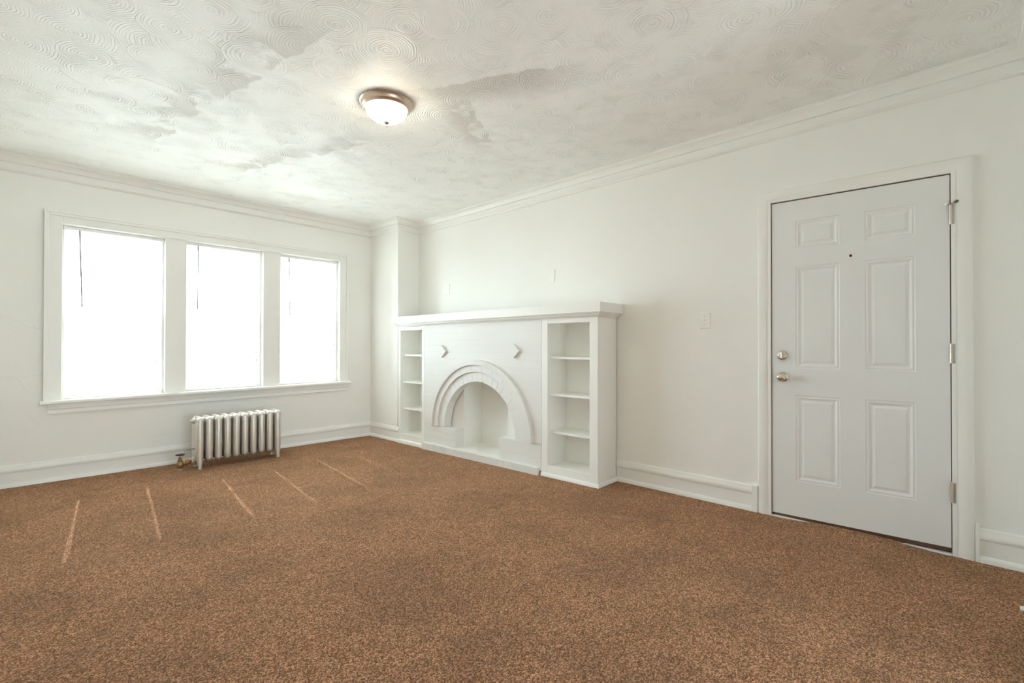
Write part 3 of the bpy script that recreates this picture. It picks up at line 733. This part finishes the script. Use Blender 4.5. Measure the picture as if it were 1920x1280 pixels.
# ------------------------------------------------------------------ door
XS = 3.500                      # slab face
KZ = 0.0055
def skew(y, z): return 1.05+(z-1.05)*(1+0.014*(y-0.474)/0.88)
def skew_obj(o):
    for v in o.data.vertices: v.co.z = skew(v.co.y, v.co.z)
def make_door():
    y0, y1, z0, z1 = 0.036, 0.911, 0.032, 2.067
    yc = [y0, 0.179, 0.409, 0.534, 0.773, y1]
    zc = [z0, 0.258, 0.810, 0.984, 1.639, 1.754, 1.934, z1]
    panels = {(1, 1), (1, 3), (1, 5), (3, 1), (3, 3), (3, 5)}
    bm = bmesh.new(); V = {}
    def v(x, y, z):
        k = (round(x, 5), round(y, 5), round(z, 5))
        if k not in V: V[k] = bm.verts.new((x, y, z))
        return V[k]
    for i in range(5):
        for j in range(7):
            a, b, c, d = yc[i], yc[i+1], zc[j], zc[j+1]
            if (i, j) not in panels:
                bm.faces.new([v(XS, a, c), v(XS, b, c), v(XS, b, d), v(XS, a, d)]); continue
            rings = [(0, 0), (0.004, 0.0025), (0.008, 0.0025), (0.014, 0.0010), (0.027, 0.0070), (0.033, 0.0070), (0.046, 0.0028)]
            R = [[v(XS+dx, a+q, c+q), v(XS+dx, b-q, c+q), v(XS+dx, b-q, d-q), v(XS+dx, a+q, d-q)] for q, dx in rings]
            for A, B in zip(R, R[1:]):
                for k in range(4): bm.faces.new([A[k], A[(k+1) % 4], B[(k+1) % 4], B[k]])
            bm.faces.new(R[-1])
    XB_ = XS+0.044
    for i in range(5):
        bm.faces.new([v(XS, yc[i], z0), v(XS, yc[i+1], z0), v(XB_, yc[i+1], z0), v(XB_, yc[i], z0)]); bm.faces.new([v(XS, yc[i], z1), v(XS, yc[i+1], z1), v(XB_, yc[i+1], z1), v(XB_, yc[i], z1)])
        for j in range(7): bm.faces.new([v(XB_, yc[i], zc[j]), v(XB_, yc[i+1], zc[j]), v(XB_, yc[i+1], zc[j+1]), v(XB_, yc[i], zc[j+1])])
    for j in range(7):
        for y in (y0, y1): bm.faces.new([v(XS, y, zc[j]), v(XS, y, zc[j+1]), v(XB_, y, zc[j+1]), v(XB_, y, zc[j])])
    d = fin('door_1', bm, 'door'); skew_obj(d)
    tag(d, 'closed white six-panel entry door with satin nickel knob', 'door', 'structure')
    bm = bmesh.new(); box(bm, XS+0.006, XS+0.038, y0+0.002, y1-0.002, 0.0095, z0+0.002); sw_ = fin('door_sweep', bm, 'strip', d); skew_obj(sw_); sw_['label'] = 'dark brown door sweep'
    # knob
    T = axis_mat((XS, 0.846, 0.925), (-1, 0, 0))
    bm = bmesh.new()
    lathe(bm, [(0, 0), (0.032, 0), (0.032, 0.003), (0.028, 0.008), (0.016, 0.011), (0.0115, 0.016), (0.0115, 0.026), (0.016, 0.031), (0.0245, 0.038), (0.0275, 0.046), (0.0265, 0.054), (0.021, 0.061), (0.012, 0.0645), (0, 0.0655)], 36, T)
    k = fin('door_knob', bm, 'nickel', d, smooth_=True); k['label'] = 'satin nickel round knob'
    bm = bmesh.new(); T = axis_mat((XS, 0.849, 1.066), (-1, 0, 0))
    lathe(bm, [(0, 0), (0.031, 0), (0.031, 0.004), (0.028, 0.009), (0.024, 0.011), (0.014, 0.011), (0.013, 0.014), (0, 0.014)], 36, T)
    db = fin('deadbolt', bm, 'nickel', d, smooth_=True)
    bm = bmesh.new(); box(bm, XS-0.030, XS-0.012, 0.845, 0.853, 1.046, 1.086); fin('thumb_turn', bm, 'nickel', db, bevel=0.003)
    bm = bmesh.new(); lathe(bm, [(0, 0.0), (0.0075, 0.0), (0.0075, 0.002), (0.0055, 0.003), (0.0045, 0.001), (0, 0.0012)], 20, axis_mat((XS, 0.478, 1.676), (-1, 0, 0)))
    fin('peephole', bm, 'peep', d, smooth_=True)['label'] = 'small dark peephole'
    for zt, zb in ((1.893, 1.787), (1.141, 1.036), (0.394, 0.285)):
        yh, xh = 0.032, XS-0.006
        bm = bmesh.new(); n5 = 5; hgt = (zt-zb)/n5
        for q in range(n5): lathe(bm, [(0, 0.0004), (0.0068, 0.0004), (0.0068, hgt-0.0004), (0, hgt-0.0004)], 14, Matrix.Translation((xh, yh, zb+q*hgt)))
        lathe(bm, [(0, 0), (0.0045, 0), (0.0055, 0.003), (0, 0.005)], 12, Matrix.Translation((xh, yh, zt)))
        hg = fin('hinge', bm, 'hinge', d, smooth_=True)
        bm = bmesh.new(); box(bm, XS-0.0105, XS-0.0088, 0.0165, 0.030, zb, zt); fin('hinge_leaf', bm, 'pewter', hg)
        if zt > 1.8:
            bm = bmesh.new()
            lathe(bm, [(0, 0), (0.010, 0), (0.010, 0.003), (0, 0.003)], 16, Matrix.Translation((xh, yh, zt+0.002)))
            cyl(bm, (xh, yh, zt+0.004), (xh-0.034, yh-0.020, zt+0.006), 0.0028, 10); cyl(bm, (xh, yh, zt+0.004), (xh-0.016, yh+0.016, zt+0.003), 0.0028, 10)
            st = fin('hinge_stop', bm, 'pewter', hg)
            bm = bmesh.new(); cyl(bm, (xh-0.030, yh-0.018, zt+0.0058), (xh-0.044, yh-0.026, zt+0.0066), 0.0078, 14); fin('bumper', bm, 'rubber', st)['label'] = 'olive rubber bumper'
            bm = bmesh.new(); cyl(bm, (xh-0.015, yh+0.015, zt+0.003), (xh-0.021, yh+0.021, zt+0.003), 0.006, 14); fin('bumper', bm, 'white_rubber', st)
make_door()
# jamb, stops and casing
bm = bmesh.new()
x0, x1 = 3.4905, XR+0.155
box(bm, x0, x1, 0.9165, 0.931, -0.02, 2.084); box(bm, x0, x1, 0.011, 0.0315, -0.02, 2.084); box(bm, x0, x1, 0.0315, 0.9165, 2.0745, 2.084)
o = fin('trim_5', bm, 'trim', bevel=0.0015); skew_obj(o)
tag(o, 'white door jamb lining the doorway', 'door jamb', 'structure')
bm = bmesh.new()
box(bm, XS+0.006, XS+0.040, 0.9125, 0.9163, 0.0, 2.074); box(bm, XS+0.006, XS+0.040, 0.0317, 0.0345, 0.0, 2.074); box(bm, XS+0.006, XS+0.040, 0.0345, 0.9125, 2.0695, 2.0743)
o = fin('trim_6', bm, 'strip'); skew_obj(o)
tag(o, 'brown weatherstrip in the gap around the closed door', 'weatherstrip', 'structure')
bm = bmesh.new(); box(bm, XS-0.012, XR+0.155, 0.0317, 0.9163, -0.03, 0.008)
tag(fin('trim_7', bm, 'trim', bevel=0.002), 'pale threshold strip under the entry door', 'threshold', 'structure')
def casing():
    bm = bmesh.new()
    prof = [(0.0, 0.0), (0.0, 0.014), (0.004, 0.018), (0.012, 0.018), (0.016, 0.021), (0.062, 0.021), (0.067, 0.019), (0.070, 0.014), (0.070, 0.0)]
    pts = [(0.9275, -0.02), (0.9275, 2.0805), (0.0145, 2.0805), (0.0145, -0.02)]
    rings = []
    for (y, z), (ny, nz) in zip(pts, ((1, 0), (1, 1), (-1, 1), (-1, 0))):
        rings.append([bm.verts.new((XR-t, y+ny*o_, z+nz*o_)) for o_, t in prof])
    k = len(prof)
    for A, B in zip(rings, rings[1:]):
        for j in range(k): bm.faces.new([A[j], A[(j+1) % k], B[(j+1) % k], B[j]])
    bm.faces.new(rings[0]); bm.faces.new(rings[-1][::-1])
    o = fin('trim_8', bm, 'trim', smooth_=True); skew_obj(o)
    tag(o, 'white mitred casing around the entry door', 'door casing', 'structure')
casing()
bm = bmesh.new(); box(bm, XR-0.024, XR, 0.9985, 1.036, -0.02, 0.178)
tag(fin('trim_9', bm, 'trim', bevel=0.002), 'white plinth block between door casing and long baseboard', 'plinth block', 'structure')
bm = bmesh.new(); box(bm, XR-0.024, XR, -0.074, -0.0565, -0.02, 0.200)
tag(fin('trim_10', bm, 'trim', bevel=0.002), 'narrow white plinth block on the hinge side of the door', 'plinth block', 'structure')

# ------------------------------------------------------------------ small wall fittings
def plate(name, y, z, wy, hz, label, cat):
    root = empty(name, (XR, y, z)); tag(root, label, cat)
    bm = bmesh.new(); t = 0.0065
    A = [bm.verts.new((0.0, sy*wy/2, sz*hz/2)) for sy, sz in ((-1, -1), (1, -1), (1, 1), (-1, 1))]
    B = [bm.verts.new((-t*0.5, sy*wy/2, sz*hz/2)) for sy, sz in ((-1, -1), (1, -1), (1, 1), (-1, 1))]
    C = [bm.verts.new((-t, sy*(wy/2-0.004), sz*(hz/2-0.004))) for sy, sz in ((-1, -1), (1, -1), (1, 1), (-1, 1))]
    for P, Q in ((A, B), (B, C)):
        for k in range(4): bm.faces.new([P[k], P[(k+1) % 4], Q[(k+1) % 4], Q[k]])
    bm.faces.new(C); bm.faces.new(A[::-1])
    fin('cover_plate', bm, 'plastic', root)
    return root
sw = plate('light_switch', 1.359, 1.3145, 0.074, 0.120, 'white toggle light switch on the wall between the bookcase and the door', 'light switch')
bm = bmesh.new(); prism(bm, [(-0.006, -0.006), (-0.016, 0.004), (-0.017, 0.010), (-0.013, 0.011), (-0.006, 0.006)], 'y', -0.005, 0.005)
fin('toggle', bm, 'plastic', sw, bevel=0.001)
for zz in (-0.030, 0.030):
    bm = bmesh.new(); lathe(bm, [(0, 0), (0.0035, 0), (0.003, 0.0012), (0, 0.0015)], 12, axis_mat((-0.0064, 0, zz), (-1, 0, 0))); fin('screw', bm, 'pewter', sw)
plate('blank_wall_plate', 2.790, 1.783, 0.064, 0.120, 'painted-over blank wall plate above the mantel, the one nearer the door', 'wall plate')
plate('blank_wall_plate', 4.338, 1.775, 0.068, 0.120, 'painted-over blank wall plate above the mantel, the one nearer the pilaster', 'wall plate')

# spring door stop on the rear baseboard
root = empty('door_stop', (2.845, YB+0.013, 0.06)); tag(root, 'spring door stop with a white rubber tip low beside the carpet', 'door stop')
bm = bmesh.new(); lathe(bm, [(0, 0), (0.013, 0), (0.012, 0.004), (0.006, 0.008), (0, 0.008)], 16, axis_mat((0, 0, 0), (0, 1, 0))); fin('base', bm, 'pewter', root, smooth_=True)
bm = bmesh.new(); prev = None; turns, n = 18, 18*10; rw = 0.0011
for k in range(n+1):
    a = 2*PI*k/10; c = Vector((0.006*math.cos(a), 0.006+0.082*k/n, 0.006*math.sin(a))); rad = Vector((math.cos(a), 0, math.sin(a)))
    ring = [bm.verts.new(c+rad*rw*math.cos(2*PI*j/5)+Vector((0, 1, 0))*rw*math.sin(2*PI*j/5)) for j in range(5)]
    if prev:
        for j in range(5): bm.faces.new([prev[j], prev[(j+1) % 5], ring[(j+1) % 5], ring[j]])
    prev = ring
fin('spring', bm, 'pewter', root, smooth_=True)
bm = bmesh.new(); lathe(bm, [(0, 0), (0.0085, 0), (0.0095, 0.004), (0.0095, 0.020), (0.007, 0.025), (0, 0.025)], 18, axis_mat((0, 0.086, 0), (0, 1, 0)))
fin('rubber_tip', bm, 'white_rubber', root, smooth_=True)['label'] = 'white rubber tip'

# ------------------------------------------------------------------ ceiling light
root = empty('ceiling_light', (1.600, 2.582, ZC))
tag(root, 'lit flush-mount ceiling light with nickel rim and frosted glass bowl', 'ceiling light')
bm = bmesh.new(); lathe(bm, [(0, 0), (0.158, 0), (0.162, -0.004), (0.162, -0.008), (0.157, -0.012), (0.151, -0.020), (0.147, -0.030), (0.147, -0.034), (0.142, -0.038), (0.139, -0.044), (0.134, -0.048), (0.126, -0.048), (0.126, -0.030), (0, -0.030)], 64)
fin('canopy', bm, 'pan', root, smooth_=True)['label'] = 'brushed nickel stepped rim'
bm = bmesh.new(); pr = []
for k in range(15):
    a = k/14*PI/2; pr.append((0.1255*math.cos(a)**1.12 if k < 14 else 0.0, -0.044-0.080*math.sin(a)))
lathe(bm, pr, 64); fin('glass_bowl', bm, 'bowl', root, smooth_=True)['label'] = 'glowing frosted glass bowl'
bm = bmesh.new(); lathe(bm, [(0, -0.119), (0.016, -0.120), (0.0185, -0.125), (0.015, -0.131), (0.007, -0.136), (0.0045, -0.140), (0.0065, -0.145), (0.004, -0.151), (0, -0.152)], 24)
fin('finial', bm, 'pan', root, smooth_=True)
